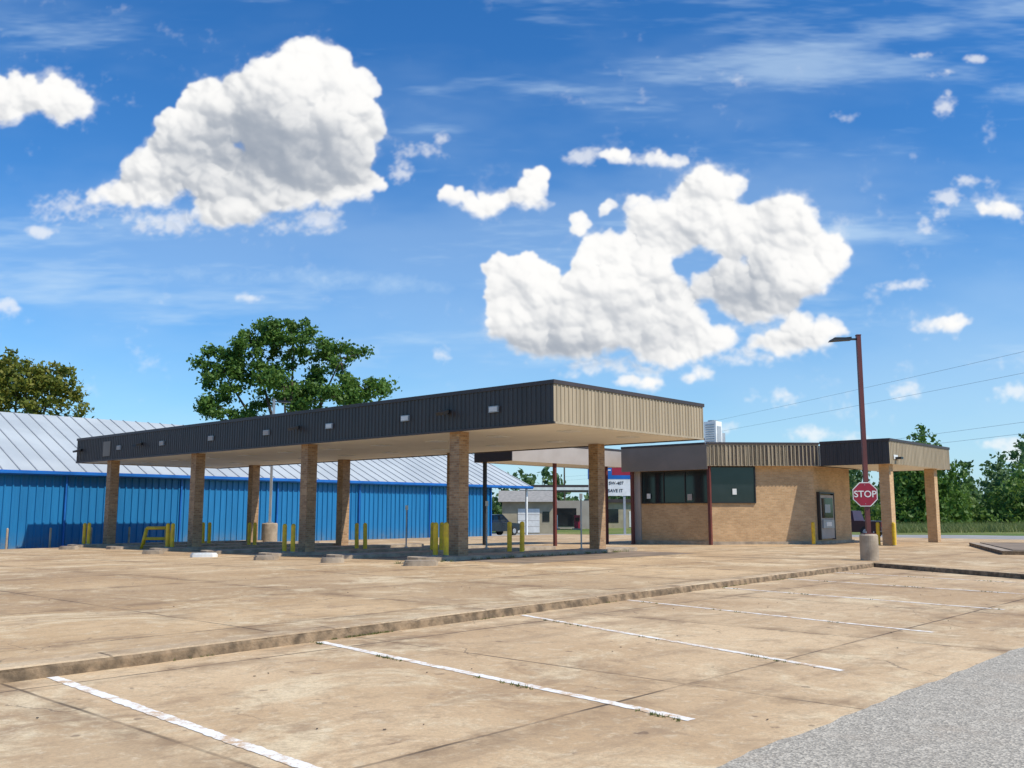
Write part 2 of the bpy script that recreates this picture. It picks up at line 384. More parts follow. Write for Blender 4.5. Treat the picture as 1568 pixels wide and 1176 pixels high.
for (a,za),(b,zb) in zip(BR[0:4],BR[1:5]):
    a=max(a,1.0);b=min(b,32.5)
    mb.add([(-.2,a,gz(a)+.004),(9.5,a,gz(a)+.004),(9.5,b,gz(b)+.004),(-.2,b,gz(b)+.004)],[(0,1,2,3)],M_shade_mulch)
mb.obj('lane_shade_sheet',None,LOC,ANG)  # dark sheet over the lanes, paints in the shade beneath the canopy
for x,y,s_ in((-2.6,27.0,1),(-5.53,29.1,.75),(-8.29,31.8,.8),(-14.4,37.8,.85),(-20.5,43.6,.9),(-11.4,34.9,1.0)):
    mb=MB(); pl=[]
    for k in range(20):
        a=2*math.pi*k/20; ca,sa=math.cos(a),math.sin(a); j_=random.uniform(.93,1.04); pl.append((math.copysign(abs(ca)**.6,ca)*.5*s_*j_,math.copysign(abs(sa)**.7,sa)*.28*s_*j_))
    m_=M_white if x==-11.4 else M_isl
    mb.prism(pl,-.15,.13,m_,m_); mb.prism([(a*.92,b*.9) for a,b in pl],.13,.17,m_,m_)
    r=(Vector((x,y))-Vector((OX,OY))); uu=-sw*r.x+cw*r.y
    mb.obj('concrete_wheel_stop',None,(x,y,gz(uu)-.02),.05)
bm_=MB(); bm_.tube((0,0,-.05),(0,0,1.0),.085,.085,M_yel,16,False)
pr=(.085,1.0)
for r,z in((.07,1.04),(.04,1.065),(.0001,1.075)): bm_.tube((0,0,pr[1]),(0,0,z),pr[0],r,M_yel,16,False); pr=(r,z)
bm_.tube((0,0,-.02),(0,0,.03),.12,.11,M_isl,16)
b0=None
def bollard(w_,u_,wl=None):
    global b0
    x,y=W(w_,u_); z=gz(u_)+.13
    if b0 is None: b0=bm_.obj('bollard',None,(x,y,z),0,True); o=b0
    else: o=bpy.data.objects.new('bollard',b0.data); col.objects.link(o); o.location=(x,y,z)
    o.rotation_euler=(random.gauss(0,.012),random.gauss(0,.012),random.random()*6)
for w_,u_ in((-.25,4.8),(-.25,4.3),(3.3,4.8),(3.4,4.3),(3.5,9.0),(3.5,8.5),(-.3,13.2),(-.3,12.65),(3.3,13.35),(3.3,12.8),(-.5,21.95),(-.5,21.5),(3.4,21.6),(3.4,21.1),(3.4,25.8),(3.4,25.2),(-.6,30.3),(-.6,29.8),(3.6,17.3)): bollard(w_,u_)
def bw(x,y):
    o=bpy.data.objects.new('bollard',b0.data); col.objects.link(o); o.location=(x,y,0)
bw(14.25,44.4); bw(17.0,43.6); bw(17.45,42.9)
for (w_,u_) in((.2,24.3),(1.2,26.2)):
    mb=MB()
    pts=[(-.75,0,0),(-.55,0,.95),(.55,0,.95),(.75,0,0)]
    for a,b in zip(pts,pts[1:]): mb.tube(a,b,.07,.07,M_yel,10)
    mb.tube((-.66,0,.45),(.66,0,.45),.05,.05,M_yel,10)
    x,y=W(w_,u_); mb.obj('yellow_guard_rail',None,(x,y,gz(u_)+.0),math.radians(-8),True)
for (w_,u_,h) in((6.2,8.7,1.7),(5.6,12.9,1.6),(7.0,4.5,1.9),(6.6,21.4,1.5)):
    mb=MB(); mb.tube((0,0,0),(0,0,h),.03,.03,M_metal,8); mb.obox((0,0,h+.1),.12,.06,.2,M_white); mb.tube((0,0,0),(0,0,.05),.08,.08,M_metal,10)
    x,y=W(w_,u_); mb.obj('lane_pipe_post',None,(x,y,gz(u_)+.13))
# connector canopy
cc=empty('connector_canopy',LOC,ANG); f=MB()
a0,a1,b0_,b1_=10.7,19.6,11.4,13.8; z0,z1=3.88,4.8
f.box(a0,a1,b0_,b1_,z0+.02,z1-.05,M_soff); f.box(a0-.04,a1,b0_-.04,b0_,z0,z1,M_grey); f.box(a0-.04,a0,b0_,b1_,z0,z1,M_cap); f.box(a0-.04,a1,b1_,b1_+.04,z0,z1,M_grey)
f.box(a0-.06,a1,b0_-.06,b0_-.041,z1-.08,z1+.02,M_cap); f.obj('roof_slab',cc)
f=MB()
for w_,u_ in((14.0,11.6),(10.95,13.4),(18.2,11.6)): f.box(w_-.07,w_+.07,u_-.07,u_+.07,gz(u_)-.05,z0+.02,M_maroon if u_<12 else M_blk)
f.obj('steel_posts',cc)
# ------------------------------------------------------------ brick bank building
bk=empty('brick_bank_building',LOC,ANG)
wl=MB(); poly=[(18.49,5.67),(22.1,2.07),(26.4,2.07),(26.4,10.07),(18.49,10.07)]
wl.prism(poly,-.1,3.8,M_brk); wl.box(18.42,18.49,9.62,10.12,.13,3.75,M_grey); wl.obj('brick_walls',bk)
pl=MB(); pl.prism([(18.40,5.63),(22.06,1.98),(26.5,1.98),(26.5,10.17),(18.40,10.17)],-.1,.13,M_isl); pl.obj('plinth',bk)
rf=MB(); o=.42; rz0,rz1=3.72,4.85
q=[(18.49-o,5.67-o*.414),(22.1-o*.414,2.07-o),(27.0,2.07-o),(27.0,10.5),(18.49-o,10.5)]
rf.prism([(x*1.0,y) for x,y in q],rz0+.02,rz1-.15,M_soff,M_cap)
rf.corr(q[0],q[1],rz0,rz1-.06,(-.7071,-.7071),M_fas,.19,.028)
rf.box(q[0][0]-.03,q[0][0],q[0][1],10.5,3.56,rz1-.1,M_grey2)
d=.05
rf.add([(q[0][0]-d,q[0][1]-d*.4,rz1-.1),(q[1][0]-d*.4,q[1][1]-d,rz1-.1),(q[1][0]+.1,q[1][1]+.1,rz1-.1),(q[0][0]+.1,q[0][1]+.1,rz1-.1),
        (q[0][0]-d,q[0][1]-d*.4,rz1),(q[1][0]-d*.4,q[1][1]-d,rz1),(q[1][0]+.1,q[1][1]+.1,rz1),(q[0][0]+.1,q[0][1]+.1,rz1)],[(0,1,5,4),(4,5,6,7),(1,2,6,5),(0,3,2,1),(3,0,4,7)],M_cap)
rf.box(q[0][0]-.055,q[0][0]+.1,q[0][1]+.12,10.5,rz1-.1,rz1,M_cap)
rf.obj('roof',bk)
pf=MB(); x0,x1,y0,y1=21.97,30.3,-1.7,1.6
pf.box(x0+.02,x1-.02,y0+.02,y1+.4,rz0+.02,rz1-.2,M_soff)
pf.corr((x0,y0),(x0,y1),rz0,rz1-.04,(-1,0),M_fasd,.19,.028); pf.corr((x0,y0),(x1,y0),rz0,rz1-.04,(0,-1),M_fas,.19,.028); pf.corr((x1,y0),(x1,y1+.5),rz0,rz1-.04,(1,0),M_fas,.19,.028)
pf.box(x0-.05,x0+.03,y0-.05,y1,rz1-.08,rz1+.04,M_cap); pf.box(x0+.03,x1+.05,y0-.05,y0+.03,rz1-.08,rz1+.04,M_cap)
pf.box(x0+.4,x0+.9,y0-.05,y0-.03,3.95,4.15,M_white)
pf.obox((x0+.7,y0-.18,4.0),.28,.28,.1,M_blk)
pf.obj('portico_roof',bk)
pc=MB()
for w_,u_ in((22.75,-1.2),(29.0,-1.15)): pc.box(w_-.24,w_+.24,u_-.24,u_+.24,-.02,rz0+.03,M_brk)
pc.obj('portico_columns',bk)
wn=MB()
def winface(pa,pb,z0,z1,nrm,mull=()):
    pa=Vector(pa);pb=Vector(pb);t=(pb-pa);L=t.length;t/=L;nv=Vector(nrm)
    ang=math.atan2(t.y,t.x)
    def bx(c0,c1,za,zb,n0,n1,m):
        c=pa+t*((c0+c1)/2)+nv*((n0+n1)/2); wn.obox((c.x,c.y,(za+zb)/2),c1-c0,n1-n0,zb-za,m,rz=ang)
    bx(0,L,z0,z1,.004,.03,M_win)
    bx(-.05,0,z0-.05,z1+.05,.0,.08,M_fr); bx(L,L+.05,z0-.05,z1+.05,.0,.08,M_fr); bx(0,L,z0-.05,z0,.0,.08,M_fr); bx(0,L,z1,z1+.05,.0,.08,M_fr)
    for m in mull: bx(m*L-.025,m*L+.025,z0,z1,.03,.07,M_fr)
winface((18.49,5.75),(18.49,9.5),2.0,3.5,(-1,0),(.33,.66))
winface((18.49+.06,5.67-.06),(18.49+1.55,5.67-1.55),2.0,3.66,(-.7071,-.7071),())
wn.obox((18.49+.85-.05,5.67-.85-.05,2.5),.2,.01,.28,M_white,rz=-math.pi/4)
wn.box(18.38,18.42,9.0,9.2,2.2,2.45,M_white); wn.box(18.40,18.44,6.6,6.85,2.1,2.4,M_grey)
wn.obj('windows',bk)
at=MB(); at.box(22.45,24.0,1.93,2.07,.25,2.35,M_grey); at.box(22.6,23.85,1.90,1.93,1.25,2.2,M_win); at.box(22.6,23.85,1.86,1.93,.75,1.15,M_metal); at.box(22.9,23.5,1.84,1.86,.85,1.05,M_white)
at.box(22.9,23.5,1.885,1.90,1.5,1.9,M_metal); at.box(22.38,22.45,1.9,2.07,.2,2.42,M_fr);at.box(24.0,24.07,1.9,2.07,.2,2.42,M_fr);at.box(22.38,24.07,1.9,2.07,2.42,2.5,M_fr)
at.obj('night_deposit_machine',bk)
po=MB(); po.box(q[0][0]+.08,q[0][0]+.22,q[0][1]-.05,q[0][1]+.09,-.02,rz0+.03,M_maroon); po.box(18.15,18.29,9.9,10.04,-.1,rz0+.03,M_maroon); po.obj('corner_posts',bk)
hv=MB(); hv.box(20.9,21.5,6.6,7.3,4.9,6.15,M_white); hv.box(21.0,21.4,6.58,6.6,5.1,5.9,M_metal)
for z in np.arange(5.1,6.0,.12): hv.box(20.875,20.9,6.7,7.2,z,z+.05,M_metal)
hv.box(21.5,22.0,6.7,7.3,4.9,5.6,M_metal)
hv.tube((21.2,6.95,6.15),(21.2,6.95,6.22),.25,.25,M_metal,16); hv.box(20.7,22.1,6.4,7.5,4.7,4.9,M_cap)
hv.obj('rooftop_unit',bk)
# ------------------------------------------------------------ blue metal building
bb=empty('blue_metal_building',LOC,ANG); U=37.0; s0,s1,s2=-16,36.2,41.0; E=3.9; D=9.0; RZ=7.8
PR=((0,0),(.70,0),(.76,1),(.92,1))
m=MB(); m.corr((s0,U),(s1,U),-.7,E,(0,-1),M_bwall,.42,.07,PR); m.corr((s1,U),(s1,U+2*D),-.7,E,(1,0),M_bwall,.42,.07,PR); m.corr((s0,U),(s0,U+2*D),-.7,E,(-1,0),M_bwall,.42,.07,PR)
m.corr((s0,U+2*D),(s1,U+2*D),-.7,E,(0,1),M_bwall,.42,.07,PR)
for sx in(s0,s1): m.add([(sx,U,E),(sx,U+2*D,E),(sx,U+D,RZ)],[(0,1,2)],M_bwall)
m.obj('siding',bb)
r=MB(); ov=.42; sl=(RZ-E)/D
def rz_(u): return RZ+.06-abs(u-(U+D))*sl
for ua,ub in((U-ov,U+D),(U+D,U+2*D+ov)):
    za,zb=rz_(ua),rz_(ub)
    r.add([(s0-.3,ua,za),(s2,ua,za),(s2,ub,zb),(s0-.3,ub,zb),(s0-.3,ua,za-.06),(s2,ua,za-.06),(s2,ub,zb-.06),(s0-.3,ub,zb-.06)],[(0,1,2,3),(7,6,5,4),(0,4,5,1),(1,5,6,2),(3,2,6,7),(0,3,7,4)],M_broof)
    for s_ in np.arange(s0,s2,.9):
        r.add([(s_,ua,za),(s_+.05,ua,za),(s_+.05,ub,zb),(s_,ub,zb),(s_,ua,za+.05),(s_+.05,ua,za+.05),(s_+.05,ub,zb+.05),(s_,ub,zb+.05)],[(4,5,6,7),(0,1,5,4),(3,0,4,7),(1,2,6,5)],M_metal)
r.obj('roof',bb)
r=MB(); ze=rz_(U-ov); r.box(s0-.3,s2+.02,U-ov-.06,U-ov-.003,ze-.22,ze+.03,M_btrim); r.box(s0-.3,s2,U-ov-.16,U-ov-.062,ze-.15,ze-.02,M_btrim)
r.box(s1+.1,s2,U-ov,U+.02,ze-.2,ze-.07,M_btrim)
for s_ in np.arange(s0+3,s1,7): r.box(s_,s_+.09,U-.17,U-.08,-.6,E-.2,M_btrim)
for s_,u_ in((s2-.2,U+.1),(s2-.2,U+9),(s2-.2,U+17.5)): r.box(s_-.08,s_+.08,u_-.08,u_+.08,-.6,rz_(u_)-.08,M_white)
r.obj('gutter_and_trim',bb)
for s_ in np.arange(-9,7,2.2):
    mb=MB(); mb.tube((0,0,-.05),(0,0,1.1),.06,.06,M_isl,10); mb.tube((0,0,1.1),(0,0,1.15),.06,.02,M_isl,10); x,y=W(s_,35.5); mb.obj('guard_post',None,(x,y,gz(35.5)))
# ------------------------------------------------------------ street lamps
def lamp(name,x,y,z,H,base_h,base_r,arm,mat,heads=1):
    e=empty(name,(x,y,z)); b=MB()
    b.tube((0,0,-.1),(0,0,base_h-.05),base_r,base_r,M_isl,28); b.tube((0,0,base_h-.05),(0,0,base_h),base_r,base_r-.05,M_isl,28); b.obj('concrete_base',e,None,0,False)
    m=MB(); m.box(-.065,.065,-.065,.065,base_h,H,mat); m.box(-.17,.17,-.17,.17,base_h,base_h+.03,mat); m.box(-.075,.075,-.075,.075,H,H+.03,mat)
    for a in((.12,.12),(-.12,.12),(.12,-.12),(-.12,-.12)): m.tube((*a,base_h),(*a,base_h+.08),.015,.015,M_metal,6)
    m.obj('pole',e)
    h=MB(); h.obox((-.16,0,H-.12),.25,.06,.06,M_blk)
    vs=[(-.25,-.1,H-.16),(-.95,-.16,H-.20),(-.95,.16,H-.20),(-.25,.1,H-.16),(-.25,-.1,H-.05),(-.90,-.15,H-.13),(-.90,.15,H-.13),(-.25,.1,H-.05)]
    h.add(vs,[(0,3,2,1),(4,5,6,7),(0,1,5,4),(1,2,6,5),(2,3,7,6),(3,0,4,7)],M_blk)
    for yy in(-.08,-.03,.03,.08): h.box(-.8,-.4,yy-.008,yy+.008,H-.12,H-.07,M_blk)
    h.obj('lamp_head',e); return e
sl_=lamp('street_lamp',11.35,29.9,0,7.25,.83,.28,.9,M_maroon)
l2=lamp('street_lamp',-14.0,54.2,gz(29.2),8.3,1.1,.45,.9,M_metal); l2.rotation_euler[2]=math.pi
ss=empty('stop_sign',(11.27,29.80,2.08),math.radians(-6)); b=MB()
def octo(r,y0,y1,m):
    v=[(r*math.cos(math.pi/8+i*math.pi/4),y0,r*math.sin(math.pi/8+i*math.pi/4)) for i in range(8)]+[(r*math.cos(math.pi/8+i*math.pi/4),y1,r*math.sin(math.pi/8+i*math.pi/4)) for i in range(8)]
    b.add(v,[tuple(range(8)),tuple(range(15,7,-1))]+[(i,8+i,8+(i+1)%8,(i+1)%8) for i in range(8)],m)
octo(.415,-.003,.003,M_white); octo(.385,-.007,-.0035,M_red); b.box(-.03,.03,.004,.05,-.3,.3,M_metal)
for z in(-.3,.3): b.tube((0,-.012,z),(0,-.007,z),.012,.012,M_metal,8)
b.obj('octagon_plate',ss); text('STOP',ss,(0,-.010,0),.29,M_white)
mb=MB(); mb.prism([(17.6,33.8),(26,31.5),(29,40),(21,43.2)],-.02,.14,M_isl,M_kerbside); mb.prism([(18.1,34.0),(25.8,32.0),(28.5,39.8),(21.2,42.6)],.14,.17,M_shade_mulch); mb.obj('planted_kerb_island')
# ------------------------------------------------------------ vehicles
def pickup(name,x,y,z,rz,paint):
    e=empty(name,(x,y,z),rz); b=MB()
    def loft(prof,hw,m,hwtop=None):
        hwt=hwtop or hw; zs=[p[1] for p in prof]; zmin,zmax=min(zs),max(zs); n=len(prof)
        def h(zv): return hw+(hwt-hw)*(zv-zmin)/(zmax-zmin)
        vs=[(px,-h(pz),pz) for px,pz in prof]+[(px,h(pz),pz) for px,pz in prof]
        b.add(vs,[tuple(range(n)),tuple(range(2*n-1,n-1,-1))]+[(i,n+i,n+(i+1)%n,(i+1)%n) for i in range(n)],m)
    loft([(-2.75,.5),(-2.75,1.12),(-.9,1.15),(1.3,1.12),(2.55,1.05),(2.75,.9),(2.75,.5),(2.2,.38),(-2.3,.38)],.95,paint,.92)
    loft([(-.95,1.15),(-.8,1.82),(.55,1.85),(1.35,1.13)],.88,paint,.72)
    b.add([(-.82,-.865,1.25),(1.02,-.865,1.22),(.5,-.775,1.72),(-.7,-.775,1.72)],[(0,1,2,3)],M_win); b.add([(-.82,.865,1.25),(1.02,.865,1.22),(.5,.775,1.72),(-.7,.775,1.72)],[(3,2,1,0)],M_win)
    b.add([(1.36,-.75,1.18),(1.36,.75,1.18),(.65,.66,1.80),(.65,-.66,1.80)],[(0,1,2,3)],M_win)
    b.box(-2.82,-2.75,-.85,.85,.5,.68,M_metal); b.box(2.75,2.84,-.9,.9,.45,.65,M_metal); b.box(2.75,2.77,-.55,.55,.68,.92,M_blk)
    for yy in(-.75,.75): b.box(2.75,2.78,yy-.15,yy+.15,.72,.9,M_white); b.box(-2.77,-2.75,yy-.08,yy+.08,.75,1.05,M_red)
    b.obj('body',e); w=MB()
    for wx in(-1.75,1.8):
        for s in(-1,1): w.tube((wx,s*.72,.39),(wx,s*.97,.39),.39,.39,M_rub,20); w.tube((wx,s*.97,.39),(wx,s*.98,.39),.22,.2,M_metal,14)
    w.obj('wheels',e)
M_dp=simple('dark_paint',(.02,.022,.03),None,1,.25)
pickup('pickup_truck',*W(39.0,39.5),-.5,ANG,M_dp)
pickup('pickup_truck',*W(42.5,9.1),gz(9)-.12,ANG+math.pi/2,simple('dark_red_paint',(.06,.010,.012),None,1,.3))
# ------------------------------------------------------------ background buildings and sign
gs=empty('gas_station',(4.6,118,-.5)); b=MB()
b.box(-3.6,6.5,-3,3,4.6,5.4,M_cap); b.box(-3.65,6.55,-3.05,-3,4.75,5.1,M_white)
for x in(-2.6,5.5): 
    for y in(-1.6,1.6): b.box(x-.2,x+.2,y-.2,y+.2,-.2,4.6,M_grey)
b.box(-3,8,7,15,-.2,3.6,M_grey); b.box(-1.5,4,6.95,7,.2,2.6,M_win); b.obj('pump_canopy_and_shop',gs)
b=MB()
for x in(-2.2,.8,3.6): b.box(x-.35,x+.35,-.25,.25,0,1.7,M_red if x!=.8 else M_white); b.box(x-.25,x+.25,-.27,-.25,.9,1.4,M_win); b.box(x-.6,x+.6,-.5,.5,-.15,.05,M_isl)
b.obj('fuel_pumps',gs)
hs=empty('garage_building',(1.6,98,-.5)); b=MB(); M_ts=simple('tan_siding',(.42,.36,.25),None,1,.8); b.box(-2.6,2.6,-3,4,-.2,3.1,M_ts); b.box(-1.0,1.2,-3.04,-3,0,2.4,M_white)
for z in(.6,1.2,1.8): b.box(-1.0,1.2,-3.05,-3.04,z,z+.03,M_grey)
b.box(1.5,2.2,-3.04,-3,1.1,2.1,M_win)
b.add([(-3,-3.5,3.1),(3,-3.5,3.1),(3,.5,4.3),(-3,.5,4.3),(3,4.5,3.1),(-3,4.5,3.1)],[(0,1,2,3),(3,2,4,5),(0,5,4,1)],M_roof); b.obj('walls_and_roof',hs)
hs=empty('roadside_shop',(16,135,-.5)); b=MB(); b.box(-5,6,-3,4,-.2,3.4,M_ts); b.box(-5.3,6.3,-3.4,4.3,3.4,3.9,M_cap); b.box(-4,-1,-3.04,-3,.6,2.5,M_win); b.box(.5,1.5,-3.04,-3,0,2.2,M_white); b.box(2.5,5,-3.04,-3,.8,2.4,M_win); b.obj('walls',hs)
mq=empty('marquee_sign',(8.9,84,-.5),math.radians(0)); b=MB()
b.box(-2.0,2.0,-.15,.15,3.5,5.0,M_white); b.box(-2.05,2.05,-.17,.17,5.0,7.2,M_btrim); b.box(.1,2.05,-.18,-.171,5.35,6.1,M_red); b.box(-1.9,.0,-.18,-.171,5.75,5.85,M_white); b.box(-1.3,-1.1,-.1,.1,-.2,3.5,M_metal); b.box(1.1,1.3,-.1,.1,-.2,3.5,M_metal)
b.obj('cabinet',mq); text('GIVE SW-407',mq,(0,-.17,4.62),.40,M_blk); text('SAVE IT',mq,(0.4,-.17,3.95),.40,M_blk)
# ------------------------------------------------------------ power lines
def pole(x,y,H):
    b=MB(); b.tube((0,0,-.5),(0,0,H),.16,.11,M_trunk,10); b.box(-1.1,1.1,-.06,.06,H-.6,H-.48,M_trunk)
    for k in(-1,0,1): b.tube((k,0,H-.48),(k,0,H-.3),.04,.03,M_grey,8)
    b.obj('utility_pole',None,(x,y,0))
pole(9,160,12.5); pole(43.4,20,13)
wr=MB()
for dz0,dz1,dx in((12.1,12.6,0),(11.0,11.2,.4),(7.6,8.0,.2),(7.0,7.2,.2)):
    P=[]
    for i in range(31):
        t=i/30; P.append((9+34.4*t+dx,160-140*t,dz0+(dz1-dz0)*t-1.2*4*t*(1-t)*.5))
    for a,b in zip(P,P[1:]): wr.tube(a,b,.012,.012,M_metal,4,False)
wr.obj('power_lines')
# ------------------------------------------------------------ trees
def leaves(name,cl,per,size,mat,parent=None):
    C=[];
    for (x,y,z,r) in cl:
        n=int(per*r*r); d=rng.normal(size=(n,3)); d/=np.linalg.norm(d,axis=1)[:,None]
        rad=r*(np.abs(rng.normal(.62,.36,n)))[:,None]; C.append(np.array([x,y,z])+d*rad*np.array([1,1,.7]))
    C=np.concatenate(C); n=len(C)
    a=rng.normal(size=(n,3)); a/=np.linalg.norm(a,axis=1)[:,None]; b=rng.normal(size=(n,3)); b-=a*(a*b).sum(1)[:,None]; b/=np.linalg.norm(b,axis=1)[:,None]
    s=size*rng.uniform(.5,1.3,n)[:,None]; V=np.empty((n,4,3)); V[:,0]=C-a*s; V[:,1]=C-b*s*.6; V[:,2]=C+a*s; V[:,3]=C+b*s*.6
    me=bpy.data.meshes.new(name); me.vertices.add(4*n); me.vertices.foreach_set('co',V.reshape(-1)); me.loops.add(4*n); me.loops.foreach_set('vertex_index',np.arange(4*n,dtype=np.int32))
    me.polygons.add(n); me.polygons.foreach_set('loop_start',np.arange(0,4*n,4,dtype=np.int32)); me.polygons.foreach_set('loop_total',np.full(n,4,dtype=np.int32))
    me.update(calc_edges=True); me.materials.append(mat); o=bpy.data.objects.new(name,me); col.objects.link(o); o.parent=parent; return o
def tree(name,base,ells,ncl,per,size,mat,tr=.45,clr=(.5,1.15)):
    e=empty(name,base); bx,by,bz=base; cl=[]; vol=[rx*rz for _,_,rx,rz in ells]; tot=sum(vol); t=MB()
    fork=Vector((0,0,(min(z-rz for _,z,_,rz in ells)-bz)*.62)); t.tube((0,0,-.3),fork,tr,tr*.75,M_trunk,12)
    for (x,z,rx,rz),v in zip(ells,vol):
        c=Vector((x-bx,random.uniform(-1,1)*rx*.3,z-bz)); mid=fork.lerp(c,.5)+Vector((0,0,-.4)); t.tube(fork,mid,tr*.55,tr*.32,M_trunk,8); t.tube(mid,c,tr*.32,tr*.1,M_trunk,8)
        for k in range(max(4,int(ncl*v/tot))):
            d=rng.normal(size=3); d/=np.linalg.norm(d); rr=.35+.68*rng.random()**.6
            q=(c.x+d[0]*rx*rr,c.y+d[1]*rx*rr*.9,c.z+d[2]*rz*rr); cl.append((*q,random.uniform(*clr)))
            if k%3==0: t.tube(c,q,tr*.14,tr*.04,M_trunk,5,False)
    t.obj('trunk_and_limbs',e); leaves('crown',cl,per,size,mat,e)
tree('pecan_tree',(-22.7,94,-.5),[(-29.7,15.8,2.8,3.0),(-26.8,18.6,2.5,2.3),(-22.6,19.1,3.1,2.9),(-17.6,17.1,2.8,2.7),(-15.2,14.0,2.4,1.6),(-23.5,14.4,4.6,2.5),(-29.8,12.2,2.4,1.4),(-19,13.0,3.6,1.9),(-27,11.0,2.0,1.0)],235,155,.22,M_leaf,.5)
tree('oak_tree',(-46,86,-.5),[(-46.2,14.6,2.8,2.4),(-42.4,13.4,2.4,2.1),(-50,13.8,3.4,2.8),(-45,11.4,4.8,2.4)],170,110,.21,M_leaf2,.4)
cl=[]
def band(r0,r1,Y0,Y1,h0,h1,n,rr):
    for _ in range(n):
        r=random.uniform(r0,r1);Y=random.uniform(Y0,Y1);h=random.uniform(h0,h1)*(.78+.22*math.sin(r*60)+.14*math.sin(r*171+1))
        k=int(h/(rr*1.0))+1
        for i in range(k): cl.append((r*Y+random.gauss(0,.5),Y+random.gauss(0,.6),-.3+h*(i+.5)/k-.2,rr*random.uniform(.6,1.2)*(1.1-.45*i/k)))
band(.455,.62,108,125,4.8,7.4,130,1.2); band(.60,.9,100,130,4.5,7,60,1.5); band(.33,.46,115,130,5,7,40,1.5)
leaves('shrub_row',cl,28,.28,M_leaf3)
cl=[]; band(.408,.485,104,112,9.2,11.0,30,1.3); leaves('tree_row',cl,46,.27,M_leaf)
cl=[]; band(-.12,.35,165,190,8.5,11.5,130,2.0); band(.35,.95,180,220,13,18,150,2.3); band(-.9,-.1,170,200,7,9,60,2.4); leaves('distant_tree_line',cl,13,.55,M_leaf4)
pts=[]
for _ in range(1100):
    r=random.uniform(.40,.62); Y=random.uniform(80,108); pts.append((r*Y,Y,-.2))
weeds('tall_grass',pts,.7,7,.8,M_tall,.04)
# ------------------------------------------------------------ sky
EL=math.radians(50); AZ=math.radians(-30)
sd=Vector((math.cos(EL)*math.cos(AZ),math.cos(EL)*math.sin(AZ),math.sin(EL)))
L=bpy.data.lights.new('sun','SUN'); L.energy=4.6; L.angle=math.radians(.5); L.color=(1,.94,.83)
lo=bpy.data.objects.new('sun',L); col.objects.link(lo); lo.rotation_mode='QUATERNION'; lo.rotation_quaternion=sd.to_track_quat('Z','Y'); lo.location=(30,-20,40)
wd=bpy.data.worlds.new('World'); sc.world=wd; wd.use_nodes=True; nt=wd.node_tree; nt.nodes.clear()
out=nd(nt,'ShaderNodeOutputWorld'); sky=nd(nt,'ShaderNodeTexSky',sky_type='NISHITA'); sky.sun_disc=False; sky.sun_elevation=EL; sky.sun_rotation=math.radians(120)
sky.air_density=1.0; sky.dust_density=.4; sky.ozone_density=2.5
hs_=nd(nt,'ShaderNodeHueSaturation'); hs_.inputs['Saturation'].default_value=1.28; nt.links.new(sky.outputs[0],hs_.inputs['Color'])
sk=mixc(nt,1.,hs_.outputs[0],(.55,.95,1.20),'MULTIPLY')
bg1=nd(nt,'ShaderNodeBackground'); nt.links.new(sk,bg1.inputs[0]); bg1.inputs[1].default_value=.13
nt.links.new(bg1.outputs[0],out.inputs[0])
B=[(-.241,.495,.052,.036),(-.203,.481,.048,.046),(-.33,.465,.045,.034),(-.29,.46,.05,.04),(-.255,.436,.100,.074),(-.358,.427,.052,.042),(-.188,.43,.041,.056),(-.29,.368,.081,.041),(-.407,.378,.044,.030),(-.375,.395,.05,.03),(-.451,.353,.040,.013),(-.415,.358,.05,.016),(-.318,.334,.050,.020),(-.224,.361,.058,.026),(-.165,.361,.033,.015),
(-.530,.465,.048,.026),(-.585,.45,.032,.026),(-.59,.478,.04,.02),
(.004,.255,.042,.033),(.011,.211,.047,.033),(.062,.204,.058,.033),(.055,.235,.04,.03),(.099,.247,.054,.036),(.106,.287,.036,.022),(.149,.255,.040,.033),(.127,.197,.058,.025),(.178,.219,.032,.021),(.157,.328,.043,.026),(.17,.305,.04,.022),(.219,.357,.040,.028),(.215,.320,.051,.028),(.259,.305,.037,.029),(.306,.317,.044,.035),(.331,.287,.038,.028),(.302,.262,.043,.036),(.294,.229,.022,.013),(.233,.250,.036,.024),(.26,.229,.043,.018),(.220,.185,.032,.015),(.163,.175,.043,.015),(.04,.178,.064,.014),(.19,.20,.04,.02),
(.329,.197,.045,.016),(.286,.182,.033,.012),(.199,.148,.021,.008),(.134,.142,.033,.007),(.07,.318,.015,.016),(.105,.335,.010,.010),
(.026,.375,.014,.014),(.026,.35,.029,.017),(-.036,.344,.022,.014),(-.068,.35,.018,.009),(-.01,.348,.02,.006),
(.118,.398,.020,.008),(.172,.396,.030,.009),
(.540,.335,.028,.008),(.484,.205,.028,.009)]
WB=[(.385,.445,.020,.008),(.480,.495,.024,.007),(.47,.520,.018,.005),(.53,.515,.012,.005),(.49,.46,.014,.016),(-.525,.310,.018,.007),(-.10,.405,.030,.016),(-.12,.38,.016,.018),(-.08,.42,.02,.012),(.085,.397,.024,.010),(.145,.394,.03,.007),(.475,.335,.012,.020),(.487,.35,.018,.010),(.46,.32,.012,.012),(.52,.37,.03,.008),(.455,.203,.018,.007),(.421,.132,.022,.009),(.288,.125,.024,.011),(.231,.093,.022,.009),(.550,.130,.038,.011),(.545,.068,.034,.011),(.330,.085,.030,.009),(.262,.128,.014,.010),(.515,.072,.016,.006),(.37,.08,.024,.006),(-.283,.236,.018,.007),(-.080,.173,.014,.011),(-.558,.223,.016,.011),(-.48,.335,.05,.02),(-.36,.32,.05,.018),(-.25,.325,.07,.016),(.25,.17,.05,.012),(.10,.16,.08,.014),(.44,.25,.03,.006)]
q0,q1,p0_,p1_=-.78,.78,-.03,.64; st_=.00105; nx=int((q1-q0)/st_); nz=int((p1_-p0_)/st_)
H=np.full((nz,nx),-1e3,np.float32)
